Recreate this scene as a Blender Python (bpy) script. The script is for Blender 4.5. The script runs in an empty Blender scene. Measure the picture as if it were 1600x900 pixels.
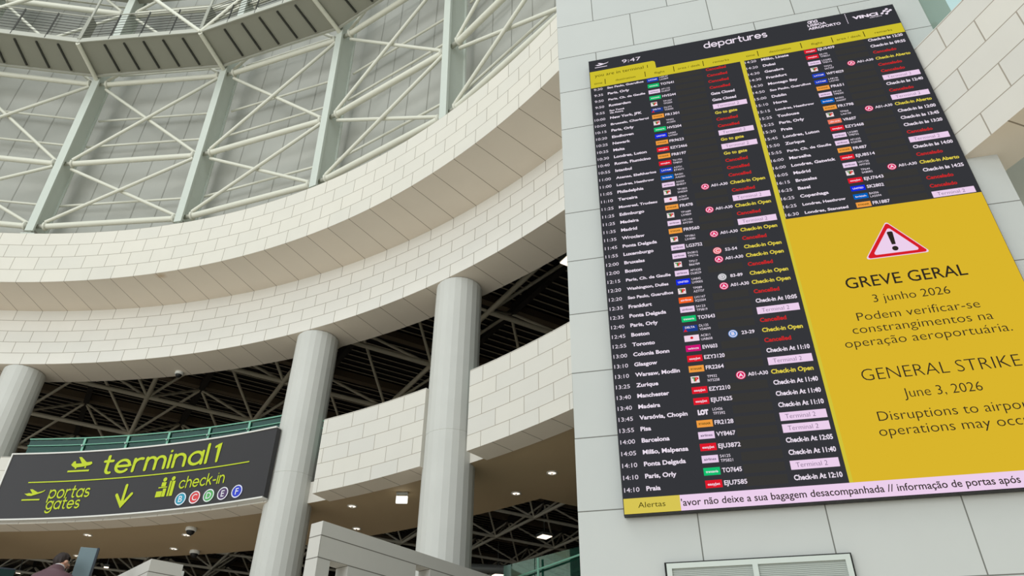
import bpy, bmesh, math, random
from mathutils import Vector, Matrix
random.seed(7)
S = bpy.context.scene
col = S.collection
EYE = 1.6                                   # camera height above the arrivals floor
pi = math.pi

# ------------------------------------------------------------------ camera
cd = bpy.data.cameras.new('camera'); cam = bpy.data.objects.new('camera', cd); col.objects.link(cam)
cd.sensor_width = 36.0; cd.lens = 1162.468 / 1600 * 36.0; cd.clip_start = 0.05; cd.clip_end = 400
right = Vector((0.97206342, 0.23456271, 0.00854628)); up = Vector((0.12782336, -0.55955513, 0.81887682)); fwd = Vector((-0.19686009, 0.79490779, 0.57390567))
M = Matrix.Identity(4)
for i in range(3):
    M[i][0] = right[i]; M[i][1] = up[i]; M[i][2] = -fwd[i]
M[2][3] = EYE
cam.matrix_world = M
S.camera = cam

# ------------------------------------------------------------------ light
w = bpy.data.worlds.new('daylight'); S.world = w; w.use_nodes = True
bg = w.node_tree.nodes['Background']; bg.inputs[0].default_value = (0.80, 0.90, 0.93, 1); bg.inputs[1].default_value = 0.98
def area_light(name, loc, target, size, power, colour):
    l = bpy.data.lights.new(name, 'AREA'); l.shape = 'DISK'; l.size = size; l.energy = power; l.color = colour
    o = bpy.data.objects.new(name, l); col.objects.link(o); o.location = loc
    o.rotation_euler = (Vector(target) - Vector(loc)).to_track_quat('-Z', 'Y').to_euler()
    return o
area_light('rooflight', (-12, -5, 30), (-10, 2, 2), 14, 1500, (1.0, 0.97, 0.92))       # glazed oculus over the rotunda
area_light('front_fill', (-24, -52, 12), (-8, 8, 6), 40, 16500, (0.98, 0.99, 1.0))  # soft fill added behind the camera to brighten the upright faces
S.view_settings.view_transform = 'Standard'; S.view_settings.look = 'None'
S.view_settings.exposure = 0.0; S.view_settings.gamma = 1.0; S.view_settings.use_curve_mapping = False

# ------------------------------------------------------------------ helpers
def lin(c):
    f = lambda x: x / 12.92 if x <= 0.04045 else ((x + 0.055) / 1.055) ** 2.4
    return tuple(f(v / 255.0) for v in c) + (1.0,)
def mat(name, rgb, rough=0.6, metal=0.0, noise=0.0, scale=6.0, spec=0.4):
    m = bpy.data.materials.new(name); m.use_nodes = True; nt = m.node_tree; b = nt.nodes['Principled BSDF']
    b.inputs['Roughness'].default_value = rough; b.inputs['Metallic'].default_value = metal; b.inputs['Specular IOR Level'].default_value = spec
    c = lin(rgb)
    if noise:
        tc = nt.nodes.new('ShaderNodeTexCoord'); n = nt.nodes.new('ShaderNodeTexNoise'); n.inputs['Scale'].default_value = scale; n.inputs['Detail'].default_value = 5
        mx = nt.nodes.new('ShaderNodeMix'); mx.data_type = 'RGBA'
        nt.links.new(tc.outputs['Object'], n.inputs['Vector']); nt.links.new(n.outputs['Fac'], mx.inputs[0])
        mx.inputs[6].default_value = tuple(max(0, v * (1 - noise)) for v in c[:3]) + (1,)
        mx.inputs[7].default_value = tuple(min(1, v * (1 + noise)) for v in c[:3]) + (1,)
        nt.links.new(mx.outputs[2], b.inputs['Base Color'])
    else:
        b.inputs['Base Color'].default_value = c
    return m
def emit(name, rgb, k=1.0):
    m = bpy.data.materials.new(name); m.use_nodes = True; nt = m.node_tree; nt.nodes.clear()
    e = nt.nodes.new('ShaderNodeEmission'); o = nt.nodes.new('ShaderNodeOutputMaterial')
    e.inputs[0].default_value = lin(rgb); e.inputs[1].default_value = k
    nt.links.new(e.outputs[0], o.inputs[0]); return m
def stone(name, c1, c2, joint, bw, bh, u0, v0, mortar=0.006, rough=0.65, noise=0.05, offset=0.5):
    """stone facing: slabs of bw x bh metres laid on the UV map (which is in metres)"""
    m = bpy.data.materials.new(name); m.use_nodes = True; nt = m.node_tree; b = nt.nodes['Principled BSDF']
    b.inputs['Roughness'].default_value = rough; b.inputs['Specular IOR Level'].default_value = 0.3
    uv = nt.nodes.new('ShaderNodeUVMap'); uv.uv_map = 'UVMap'
    ad = nt.nodes.new('ShaderNodeVectorMath'); ad.operation = 'SUBTRACT'; ad.inputs[1].default_value = (u0, v0, 0)
    br = nt.nodes.new('ShaderNodeTexBrick'); br.offset = offset; br.offset_frequency = 2; br.squash = 1.0
    br.inputs['Scale'].default_value = 1.0; br.inputs['Brick Width'].default_value = bw; br.inputs['Row Height'].default_value = bh
    br.inputs['Mortar Size'].default_value = mortar; br.inputs['Mortar Smooth'].default_value = 0.15; br.inputs['Bias'].default_value = 0.0
    br.inputs['Color1'].default_value = lin(c1); br.inputs['Color2'].default_value = lin(c2); br.inputs['Mortar'].default_value = lin(joint)
    tc = nt.nodes.new('ShaderNodeTexCoord'); n = nt.nodes.new('ShaderNodeTexNoise'); n.inputs['Scale'].default_value = 1.3; n.inputs['Detail'].default_value = 7; n.inputs['Roughness'].default_value = 0.65
    mr = nt.nodes.new('ShaderNodeMapRange'); mr.inputs['To Min'].default_value = 1 - noise; mr.inputs['To Max'].default_value = 1 + noise
    mx = nt.nodes.new('ShaderNodeMix'); mx.data_type = 'RGBA'; mx.blend_type = 'MULTIPLY'; mx.inputs[0].default_value = 1
    L = nt.links.new
    L(uv.outputs[0], ad.inputs[0]); L(ad.outputs[0], br.inputs['Vector']); L(tc.outputs['Object'], n.inputs['Vector']); L(n.outputs['Fac'], mr.inputs['Value'])
    L(br.outputs['Color'], mx.inputs[6]); L(mr.outputs[0], mx.inputs[7]); L(mx.outputs[2], b.inputs['Base Color'])
    return m
def glass(name, tint, gloss=0.10):
    m = bpy.data.materials.new(name); m.use_nodes = True; nt = m.node_tree; nt.nodes.clear()
    t = nt.nodes.new('ShaderNodeBsdfTransparent'); t.inputs[0].default_value = lin(tint)
    g = nt.nodes.new('ShaderNodeBsdfGlossy'); g.inputs['Color'].default_value = (0.75, 0.95, 0.9, 1); g.inputs['Roughness'].default_value = 0.02
    d = nt.nodes.new('ShaderNodeBsdfDiffuse'); d.inputs[0].default_value = (0.05, 0.20, 0.16, 1)
    a = nt.nodes.new('ShaderNodeMixShader'); a.inputs[0].default_value = gloss
    a2 = nt.nodes.new('ShaderNodeMixShader'); a2.inputs[0].default_value = 0.10
    o = nt.nodes.new('ShaderNodeOutputMaterial')
    nt.links.new(t.outputs[0], a.inputs[1]); nt.links.new(g.outputs[0], a.inputs[2]); nt.links.new(a.outputs[0], a2.inputs[1]); nt.links.new(d.outputs[0], a2.inputs[2]); nt.links.new(a2.outputs[0], o.inputs[0])
    return m

class MB:
    """collects polygons, then links them as ONE mesh object"""
    def __init__(s): s.v = []; s.f = []; s.m = []; s.uv = []; s.sm = []; s.mats = []
    def mi(s, m):
        if m not in s.mats: s.mats.append(m)
        return s.mats.index(m)
    def face(s, pts, m, uv=None, smooth=False):
        i = len(s.v); s.v += [Vector(p) for p in pts]; s.f.append(tuple(range(i, i + len(pts)))); s.m.append(s.mi(m)); s.uv.append(uv); s.sm.append(smooth)
    def mesh(s, vs, fs, m, smooth=False):
        i = len(s.v); s.v += [Vector(p) for p in vs]; k = s.mi(m)
        for f in fs: s.f.append(tuple(i + j for j in f)); s.m.append(k); s.uv.append(None); s.sm.append(smooth)
    def box(s, c, d, m, ax=None):
        c = Vector(c); X, Y, Z = ax if ax else (Vector((1, 0, 0)), Vector((0, 1, 0)), Vector((0, 0, 1)))
        v = [c + X * (a * d[0] / 2) + Y * (b * d[1] / 2) + Z * (e * d[2] / 2) for a in (-1, 1) for b in (-1, 1) for e in (-1, 1)]
        s.mesh(v, [(0, 1, 3, 2), (4, 6, 7, 5), (0, 4, 5, 1), (2, 3, 7, 6), (0, 2, 6, 4), (1, 5, 7, 3)], m)
    def bar(s, p, q, wd, ht, m, upv=(0, 0, 1)):
        p = Vector(p); q = Vector(q); d = q - p; L = d.length; d.normalize()
        x = d.cross(Vector(upv)); x.normalize(); z = x.cross(d)
        s.box((p + q) / 2, (wd, L, ht), m, (x, d, z))
    def tube(s, p, q, r, m, n=8, r2=None, caps=True):
        p = Vector(p); q = Vector(q); d = (q - p).normalized(); r2 = r if r2 is None else r2
        a = Vector((0, 0, 1)) if abs(d.z) < 0.9 else Vector((1, 0, 0))
        x = d.cross(a).normalized(); y = d.cross(x)
        vs = []
        for c, rr in ((p, r), (q, r2)):
            vs += [c + (x * math.cos(t * 2 * pi / n) + y * math.sin(t * 2 * pi / n)) * rr for t in range(n)]
        s.mesh(vs, [(t, (t + 1) % n, n + (t + 1) % n, n + t) for t in range(n)], m, True)
        if caps: s.mesh(vs, [tuple(range(n)), tuple(range(2 * n - 1, n - 1, -1))], m)
    def lathe(s, prof, c, m, n=24, axis=(0, 0, 1), smooth=True):
        c = Vector(c); z = Vector(axis).normalized(); a = Vector((1, 0, 0)) if abs(z.x) < 0.9 else Vector((0, 1, 0)); x = z.cross(a).normalized(); y = z.cross(x)
        vs = [c + (x * math.cos(t * 2 * pi / n) + y * math.sin(t * 2 * pi / n)) * r + z * h for r, h in prof for t in range(n)]
        k = len(prof)
        s.mesh(vs, [(i * n + t, i * n + (t + 1) % n, (i + 1) * n + (t + 1) % n, (i + 1) * n + t) for i in range(k - 1) for t in range(n)], m, smooth)
    def build(s, name, parent=None, bevel=0.0):
        me = bpy.data.meshes.new(name); o = bpy.data.objects.new(name, me)
        off = parent_loc(parent)
        me.from_pydata([tuple(p - off) for p in s.v], [], s.f)
        for m in s.mats: me.materials.append(m)
        me.polygons.foreach_set('material_index', s.m); me.polygons.foreach_set('use_smooth', s.sm)
        if any(u for u in s.uv):
            l = me.uv_layers.new(name='UVMap').data
            for p, u in zip(me.polygons, s.uv):
                if u:
                    for k, li in enumerate(p.loop_indices): l[li].uv = u[k]
        col.objects.link(o)
        if parent: o.parent = parent
        if bevel:
            bm = bmesh.new(); bm.from_mesh(me); bmesh.ops.remove_doubles(bm, verts=bm.verts, dist=1e-5); bm.to_mesh(me); bm.free()
            b = o.modifiers.new('bevel', 'BEVEL'); b.width = bevel; b.segments = 2; b.limit_method = 'ANGLE'
        return o
def parent_loc(p):
    v = Vector((0, 0, 0))
    while p: v = v + p.location; p = p.parent
    return v
def tag(o, label, cat, group=None):
    o['label'] = label; o['category'] = cat
    if group: o['group'] = group
    return o
def thing(name, loc, label, cat, group=None):
    o = bpy.data.objects.new(name, None); col.objects.link(o); o.location = loc; o.empty_display_size = 0.2
    return tag(o, label, cat, group)
def struct(o): o['kind'] = 'structure'; return o
# the rotunda: every tier is concentric about CX, CY
CX, CY = -11.10806, -4.13408
def P(R, a, z):
    """point at radius R, bearing a (degrees) and height z above the eye"""
    t = math.radians(a); return Vector((CX + R * math.cos(t), CY + R * math.sin(t), z + EYE))
def W(x, y, z): return Vector((x, y, z + EYE))
UR = 15.63                                   # metres of arc per radian on the facing's UV map

# ------------------------------------------------------------------ materials
CREAM1, CREAM2, JOINT = (226, 222, 213), (221, 218, 210), (160, 152, 138)
def stain(m, pt, rad):
    nt = m.node_tree; b = nt.nodes['Principled BSDF']; src = b.inputs['Base Color'].links[0].from_socket; L = nt.links.new
    g = nt.nodes.new('ShaderNodeNewGeometry'); d = nt.nodes.new('ShaderNodeVectorMath'); d.operation = 'DISTANCE'; d.inputs[1].default_value = pt
    n = nt.nodes.new('ShaderNodeTexNoise'); n.inputs['Scale'].default_value = 5; ad = nt.nodes.new('ShaderNodeMath'); ad.operation = 'MULTIPLY_ADD'; ad.inputs[1].default_value = rad * 1.2; 
    mr = nt.nodes.new('ShaderNodeMapRange'); mr.inputs['From Min'].default_value = rad * 1.6; mr.inputs['From Max'].default_value = rad * .6; mr.inputs['To Max'].default_value = .8
    mx = nt.nodes.new('ShaderNodeMix'); mx.data_type = 'RGBA'; mx.inputs[7].default_value = lin((176, 140, 92))
    L(g.outputs['Position'], d.inputs[0]); L(g.outputs['Position'], n.inputs['Vector']); L(n.outputs['Fac'], ad.inputs[0]); L(d.outputs['Value'], ad.inputs[2]); L(ad.outputs[0], mr.inputs['Value'])
    L(mr.outputs[0], mx.inputs[0]); L(src, mx.inputs[6]); L(mx.outputs[2], b.inputs['Base Color'])
JB = math.radians(103.4585) * UR; JW = math.radians(2.126) * UR
M_tier1 = stone('limestone_upper_tier', (216, 211, 199), (211, 207, 196), (152, 144, 130), JW, 0.368, JB + JW / 2, 10.03, 0.007)
M_tier2 = stone('limestone_middle_tier', CREAM1, CREAM2, JOINT, JW, 0.304, JB + JW / 2, 8.53, 0.007)
M_soff = stone('limestone_soffit', (226, 215, 200), (222, 212, 198), (146, 134, 118), JW, 400, JB, -200, 0.007, offset=0.0)
GU = 9.96 / 16.85 * UR; GW = 0.632 / 16.85 * UR
stain(M_soff, tuple(P(15.74, 90.5, 10.03)), 0.15)
M_gal = stone('limestone_gallery', (214, 210, 200), (209, 206, 198), (158, 149, 135), GW, 0.30, GU + GW / 2, 4.70, 0.006)
M_pier = stone('limestone_pier', (193, 195, 191), (188, 191, 188), (112, 112, 106), 0.876, 0.59, 0.035 + 0.438, 1.25, 0.005, noise=0.04)
M_rec = mat('recessed_wall_stone', (176, 178, 168), 0.65, noise=0.05, scale=1.2)
M_plain = mat('plain_limestone', (205, 200, 190), 0.65, noise=0.05, scale=2)
M_col = mat('column_stone', (200, 200, 194), 0.6, noise=0.06, scale=1.6)
M_guard = stone('guard_wall_stone', (196, 193, 186), (192, 190, 184), (110, 106, 98), 30, 0.235, 0, -0.08, 0.006, noise=0.05)
M_ceil = mat('gallery_ceiling_paint', (182, 160, 128), 0.7, noise=0.06, scale=0.7)
M_floor = mat('polished_stone_floor', (228, 217, 202), 0.45, noise=0.06, scale=1.0)
M_pipe = mat('white_painted_steel', (214, 213, 198), 0.45)
M_rib = mat('grey_white_steel_rib', (196, 202, 192), 0.45, noise=0.03)
M_clad = mat('grey_drum_cladding', (168, 168, 160), 0.6, noise=0.06, scale=0.6)
M_seam = mat('cladding_seam', (146, 146, 137), 0.7)
M_walk = mat('catwalk_panel_grey', (150, 150, 138), 0.6, noise=0.05, scale=1.5)
M_walkdark = mat('catwalk_dark_rib', (52, 52, 46), 0.6)
M_edge = mat('catwalk_edge_trim', (172, 172, 160), 0.45)
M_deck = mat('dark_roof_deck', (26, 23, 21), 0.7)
M_deckrib = mat('roof_deck_rib', (176, 165, 146), 0.6)
M_strut = mat('space_frame_steel', (212, 204, 184), 0.5)
M_purlin = mat('brown_purlin', (112, 98, 80), 0.6)
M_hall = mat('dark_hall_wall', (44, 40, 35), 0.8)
M_black = mat('black_plastic', (26, 26, 27), 0.5)
M_white = mat('white_plastic', (225, 225, 220), 0.4)
M_steel = mat('brushed_steel', (178, 182, 180), 0.35, metal=0.7)
M_glass = glass('green_tinted_glass', (88, 170, 148))
M_rail = mat('pale_green_rail', (128, 186, 162), 0.35)
M_lamp = emit('lamp_white', (255, 236, 212), 2.0)
M_lampcool = emit('lamp_cool_white', (250, 250, 235), 1.6)

# ------------------------------------------------------------------ room shell
def sweep(name, prof, a0, a1, mats, n=None, parent=None, ends=True):
    """revolve a closed outline [(R, z), ...] (one material per edge) from bearing a0 to a1"""
    mb = MB(); n = n or max(2, int(abs(a1 - a0) / 1.063)); k = len(prof)
    for i in range(n):
        b0 = a0 + (a1 - a0) * i / n; b1 = a0 + (a1 - a0) * (i + 1) / n
        for j in range(k):
            (R0, z0), (R1, z1) = prof[j], prof[(j + 1) % k]
            u0, u1 = math.radians(b0) * UR, math.radians(b1) * UR
            flat = abs(z1 - z0) < abs(R1 - R0)
            v0, v1 = (R0, R1) if flat else (z0, z1)
            mb.face([P(R0, b0, z0), P(R0, b1, z0), P(R1, b1, z1), P(R1, b0, z1)], mats[j], [(u0, v0), (u1, v0), (u1, v1), (u0, v1)])
    if ends:
        for b in (a0, a1): mb.face([P(R, b, z) for R, z in prof], M_plain)
    return mb.build(name, parent)
def floor_slab(name, x0, x1, y0, y1, ztop, th, m):
    mb = MB(); mb.box(((x0 + x1) / 2, (y0 + y1) / 2, ztop - th / 2), (x1 - x0, y1 - y0, th), m); return struct(mb.build(name))
floor_slab('floor', -60, 30, -30, 60, 0.0, 0.2, M_floor)
LEVEL = 0.8 + EYE                            # departures level
mb = MB(); n = 60                            # departures floor, outside the ring of the rotunda
mbs = sweep('floor_departures', [(15.9, 0.55), (15.9, 0.8), (40, 0.8), (40, 0.55)], 62, 165, [M_plain, M_floor, M_plain, M_floor], n=60); struct(mbs)

# stone tiers of the rotunda
struct(sweep('wall_upper_tier', [(15.63, 10.03), (15.63, 11.5), (17.2, 11.5), (17.2, 10.03)], 28, 150, [M_tier1, M_plain, M_plain, M_soff]))
struct(sweep('wall_middle_tier', [(16.87, 8.53), (16.87, 10.03), (17.77, 10.03), (17.77, 8.53)], 28, 150, [M_tier2, M_plain, M_plain, M_soff]))
GP = [(16.85, 4.735), (16.85, 6.215), (17.34, 6.215), (17.34, 4.735)]; GM = [M_gal, M_plain, M_plain, M_soff]
COLS = [(103.75, 'A'), (78.3, 'B'), (65.6, 'C')]
struct(sweep('wall_gallery_right', GP, 20, 62.85, GM))
struct(sweep('wall_gallery_middle', GP, 66.45, 75.05, GM))
struct(sweep('wall_gallery_left', GP, 78.75, 101.7, GM))
struct(sweep('wall_gallery_far_left', GP, 105.2, 140, GM))
# gallery slab: brown ceiling below, its back edge runs round to the pier
mb = MB()
ang = [140 - 2 * i for i in range(36)] + [69, 67.5, 66, 64.5, 63.5, 62, 60, 57, 54, 52]
ci = [P(17.33, a, 4.775) for a in ang]
co = [P(19.45 + max(0, min(.15, (a - 64.5) * .008)) if a >= 64.5 else 19.45 + (64.5 - a) * 0.95, a, 4.775) for a in ang]
up_ = Vector((0, 0, 0.42))
for i in range(len(ci) - 1):
    mb.face([ci[i], ci[i + 1], co[i + 1], co[i]], M_ceil)
    mb.face([ci[i] + up_, ci[i + 1] + up_, co[i + 1] + up_, co[i] + up_], M_hall)
    mb.face([co[i], co[i + 1], co[i + 1] + up_, co[i] + up_], M_hall)
    mb.face([ci[i], ci[i + 1], ci[i + 1] + up_, ci[i] + up_], M_plain)
struct(mb.build('ceiling_gallery'))

# the flat stone pier that carries the departures board
mb = MB(); X0, X1, Y0, Y1, Z0, Z1 = -0.838, 2.996, 5.52, 9.6, 0.0, 14.0 + EYE
def wall_uv(pts, ax):
    return [((p[0] if ax == 'x' else p[1]), p[2] - EYE) for p in pts]
for pts, ax in (([(X0, Y0, Z0), (X1, Y0, Z0), (X1, Y0, Z1), (X0, Y0, Z1)], 'x'), ([(X1, Y0, Z0), (X1, Y1, Z0), (X1, Y1, Z1), (X1, Y0, Z1)], 'y'),
                ([(X1, Y1, Z0), (X0, Y1, Z0), (X0, Y1, Z1), (X1, Y1, Z1)], 'x'), ([(X0, Y1, Z0), (X0, Y0, Z0), (X0, Y0, Z1), (X0, Y1, Z1)], 'y')):
    mb.face(pts, M_pier, wall_uv(pts, ax))
mb.face([(X0, Y0, Z1), (X1, Y0, Z1), (X1, Y1, Z1), (X0, Y1, Z1)], M_plain)
mb.face([(X0, Y0, Z0), (X0, Y1, Z0), (X1, Y1, Z0), (X1, Y0, Z0)], M_plain)
struct(mb.build('wall_pier'))
mb = MB(); mb.box((3.335, 6.6, 7.8), (0.71, 0.6, 15.6), M_rec); mb.box((6.1, 6.75, 3.1), (6.2, 0.5, 6.2), M_rec); struct(mb.build('wall_recess'))

mb = MB(); mb.box((11.0, -10, 7), (0.4, 26, 14), M_plain); struct(mb.build('sky_block_right'))  # unseen slab added to block sky light coming from the right
# drum cladding behind the steel frame: one flat bay between ribs
RIBS = [147.2, 133.1, 119.0, 104.9, 90.8, 76.9, 63.1, 49.3, 35.4]
mb = MB(); RC = 16.55; ZC0, ZC1 = 11.55, 26.0
for a, b in zip(RIBS, RIBS[1:]):
    p0, p1 = P(RC, a, 0), P(RC, b, 0)
    mb.face([p0 + Vector((0, 0, ZC0)), p1 + Vector((0, 0, ZC0)), p1 + Vector((0, 0, ZC1)), p0 + Vector((0, 0, ZC1))], M_clad)
    nrm = (P(1, (a + b) / 2, 0) - Vector((CX, CY, EYE))); nrm.z = 0; nrm.normalize()
    for k in range(1, 6):
        q = p0.lerp(p1, k / 6) - nrm * 0.006; t = (p1 - p0).normalized() * 0.012
        mb.face([q - t + Vector((0, 0, ZC0)), q + t + Vector((0, 0, ZC0)), q + t + Vector((0, 0, ZC1)), q - t + Vector((0, 0, ZC1))], M_seam)
struct(mb.build('wall_drum'))

# hall behind the galleries: light-blocking dark walls and the ribbed roof deck on 45 degree lines
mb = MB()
mb.box((-22, 52, 6), (64, 0.3, 14), M_hall); mb.box((-54, 22, 6), (0.3, 60, 14), M_hall); mb.box((2.9, 31, 6), (0.2, 43, 13.4), M_hall)  # dark enclosure added so sky light stays out of the galleries
struct(mb.build('hall_light_block'))
# closing band between the tiers and the roof deck
struct(sweep('trim_deck_edge', [(17.78, 9.9), (17.78, 11.9), (17.9, 11.9), (17.9, 9.9)], 55, 150, [M_hall] * 4, ends=False))
e1 = Vector((math.sqrt(0.5), -math.sqrt(0.5), 0)); e2 = Vector((math.sqrt(0.5), math.sqrt(0.5), 0))
ZD = 11.15
mb = MB(); pitch = 0.30; O = Vector((-14.62, 16.1, 0))
def clip_line(sv):
    """range of t along e2 (origin O + sv*e1) outside the rotunda and inside the hall"""
    o = O + e1 * sv; d = Vector((o.x - CX, o.y - CY, 0)); b = d.dot(e2); c = d.length_squared - 17.86 ** 2
    D = b * b - c; t0 = -60.0
    if D > 0: t0 = max(t0, -b + math.sqrt(D))
    t0 = max(t0, (-54 - o.x) / e2.x); t1 = min((2.8 - o.x) / e2.x, (52 - o.y) / e2.y)
    return o, t0, t1
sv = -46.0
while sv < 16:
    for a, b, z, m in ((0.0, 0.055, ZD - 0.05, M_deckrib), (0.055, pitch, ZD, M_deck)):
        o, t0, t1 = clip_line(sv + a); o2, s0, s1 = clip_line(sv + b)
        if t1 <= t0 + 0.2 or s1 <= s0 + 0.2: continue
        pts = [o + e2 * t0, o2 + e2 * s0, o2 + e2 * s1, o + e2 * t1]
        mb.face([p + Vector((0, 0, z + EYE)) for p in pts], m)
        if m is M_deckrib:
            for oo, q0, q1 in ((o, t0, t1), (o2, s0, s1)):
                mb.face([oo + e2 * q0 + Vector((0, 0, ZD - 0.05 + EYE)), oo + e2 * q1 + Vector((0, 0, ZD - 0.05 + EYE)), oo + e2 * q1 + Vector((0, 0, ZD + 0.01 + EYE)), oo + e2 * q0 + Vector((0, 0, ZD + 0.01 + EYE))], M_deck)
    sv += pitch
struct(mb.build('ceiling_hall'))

# ------------------------------------------------------------------ columns
CLAB = {'A': ('white faceted stone column at the far left of the black terminal sign'),
        'B': ('white faceted stone column touching the right end of the terminal sign'),
        'C': ('white faceted stone column nearest the departures board wall')}
for a, k in COLS:
    mb = MB(); c = P(17.3, a, 0); nf = 24; r = 0.452
    def ring(z, rr, off=0.0): return [Vector((c.x + rr * math.cos(2 * pi * (i + 0.5) / nf), c.y + rr * math.sin(2 * pi * (i + 0.5) / nf), z)) for i in range(nf)]
    zs = [(0.0, r), (3.4, r), (3.41, r - 0.006), (3.42, r), (6.9, r), (6.91, r - 0.006), (6.92, r), (8.50 + EYE, r), (8.525 + EYE, r - 0.02)]
    rs = [ring(z, rr) for z, rr in zs]
    for q0, q1 in zip(rs, rs[1:]):
        for i in range(nf): mb.face([q0[i], q0[(i + 1) % nf], q1[(i + 1) % nf], q1[i]], M_col)
    mb.face(rs[-1], M_col)
    o = mb.build('stone_column'); tag(o, CLAB[k], 'column', 'stone columns of the rotunda')

# ------------------------------------------------------------------ steel frame of the drum
def rib_R(z): return 15.75 - (z - 11.8) * 0.0415
frame = thing('steel_frame', P(15.7, 90.8, 11.6), 'white painted steel lattice of ribs, pipes and crossed braces on the grey drum', 'steel frame')
ZL = [11.95, 14.05, 17.10, 20.25, 23.3]
def axes(a):
    t = math.radians(a); return Vector((math.cos(t), math.sin(t), 0)), Vector((-math.sin(t), math.cos(t), 0))
for a in RIBS[1:-1]:
    mb = MB(); out, tan = axes(a)
    for z0, z1 in ((11.70, 17.32), (17.32, 24.5)):
        p, q = P(rib_R(z0), a, z0), P(rib_R(z1), a, z1)
        mb.bar(p + out * 0.03, q + out * 0.03, 0.20, 0.06, M_rib, upv=out)              # front flange
        mb.bar(p + out * 0.30, q + out * 0.30, 0.06, 0.52, M_rib, upv=out)              # web
        mb.bar(p + out * 0.56, q + out * 0.56, 0.18, 0.04, M_rib, upv=out)
    rb = mb.build('rib', frame)
    mb = MB(); z0 = 11.62; p = P(rib_R(z0), a, z0)
    mb.box(p + out * 0.25 + Vector((0, 0, -0.02)), (0.5, 0.34, 0.06), M_rib, (out, tan, Vector((0, 0, 1)))); mb.box(p + out * 0.2 + Vector((0, 0, 0.1)), (0.3, 0.1, 0.2), M_seam, (out, tan, Vector((0, 0, 1))))
    mb.build('foot_plate', rb)
    for z in ZL[:4]:
        p = P(rib_R(z) + 0.16, a, z)
        for sgn in (-1, 1):
            mb = MB(); x0 = p + tan * (0.035 * sgn); x1 = p + tan * (0.30 * sgn)
            mb.lathe([(0, 0), (.055, 0), (.055, .19), (.115, .19), (.115, .235), (.06, .235), (.06, .265), (0, .265)], x0, M_pipe, 12, axis=tan * sgn)
            mb.build('pipe_flange', rb)
for a, b in zip(RIBS[1:-1], RIBS[2:-1]):
    oa, ta = axes(a); ob, tb = axes(b)
    for li, z in enumerate(ZL[:4]):
        p = P(rib_R(z) + 0.16, a, z) - ta * 0.26; q = P(rib_R(z) + 0.16, b, z) + tb * 0.26
        mb = MB(); mb.tube(p, q, 0.075 if li < 3 else 0.09, M_pipe, 12); mb.build('ring_pipe', frame)
    for z0, z1 in zip(ZL[:4], ZL[1:]):
        for f in (0, 1):
            zz0, zz1 = (z0 + 0.12, z1 - 0.12) if f == 0 else (z1 - 0.12, z0 + 0.12)
            dr = 0.14 if f == 0 else 0.24
            p = P(rib_R(zz0) + dr, a, zz0) - ta * 0.22; q = P(rib_R(zz1) + dr, b, zz1) + tb * 0.22
            mb = MB(); mb.tube(p, q, 0.045, M_pipe, 10); mb.build('cross_brace', frame)
    for z in (12.95, 15.15, 16.2, 18.2, 19.2, 21.5):
        mb = MB(); mb.tube(P(16.28, a, z) - ta * 0.05, P(16.28, b, z) + tb * 0.05, 0.032, M_pipe, 8); mb.build('sheeting_rail', frame)

# catwalk ring under the drum roof
walk = thing('catwalk', P(14.9, 90.8, 17.2), 'dark grey polygonal catwalk ring with ribbed underside and wire railing', 'catwalk')
RI, RO, ZW = 14.32, 15.45, 17.22
for a, b in zip(RIBS[1:-1], RIBS[2:-1]):
    i0, i1, o0, o1 = P(RI, a, ZW), P(RI, b, ZW), P(RO, a, ZW), P(RO, b, ZW)
    up1 = Vector((0, 0, 0.10)); mb = MB()
    for q in ([i0, i1, o1, o0], [i0 + up1, i1 + up1, o1 + up1, o0 + up1]): mb.face(q, M_walk)
    for p, q in ((i0, i1), (i1, o1), (o1, o0), (o0, i0)): mb.face([p, q, q + up1, p + up1], M_walk)
    pan = mb.build('soffit_panel', walk)
    for k in range(1, 6):                    # dark cross ribs
        f = (k + 0.25) / 6.3; mb = MB()
        mid = ((i1 - i0).normalized()).cross(Vector((0, 0, 1)))
        p = i0.lerp(i1, f) ; q = o0.lerp(o1, f)
        mb.bar(p.lerp(q, 0.12) - Vector((0, 0, 0.02)), p.lerp(q, 0.92) - Vector((0, 0, 0.02)), 0.045, 0.04, M_walkdark)
        mb.build('cross_rib', pan)
    mb = MB()
    mb.bar(i0 + Vector((0, 0, 0.06)), i1 + Vector((0, 0, 0.06)), 0.03, 0.16, M_edge)
    mb.build('inner_edge', walk)
    mb = MB(); mb.bar(o0 + Vector((0, 0, -0.02)), o1 + Vector((0, 0, -0.02)), 0.05, 0.10, M_edge)
    mb.bar(o0 + Vector((0, 0, 0.10)), o1 + Vector((0, 0, 0.10)), 0.04, 0.22, M_walk)
    mb.build('outer_edge', walk)
    mb = MB()
    for h in (0.18, 0.30, 0.42, 0.54, 0.66, 0.78, 0.90): mb.tube(i0 + Vector((0, 0, h + .1)), i1 + Vector((0, 0, h + .1)), 0.008, M_walkdark, 5)
    mb.tube(i0 + Vector((0, 0, 1.12)), i1 + Vector((0, 0, 1.12)), 0.02, M_edge, 6)
    mb.build('railing_wires', walk)
    for f in (0.25, 0.5, 0.75):
        p = i0.lerp(i1, f); mb = MB(); mb.bar(p, p + Vector((0, 0, 1.12)), 0.035, 0.035, M_walkdark, upv=e1); mb.build('railing_post', walk)
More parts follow.
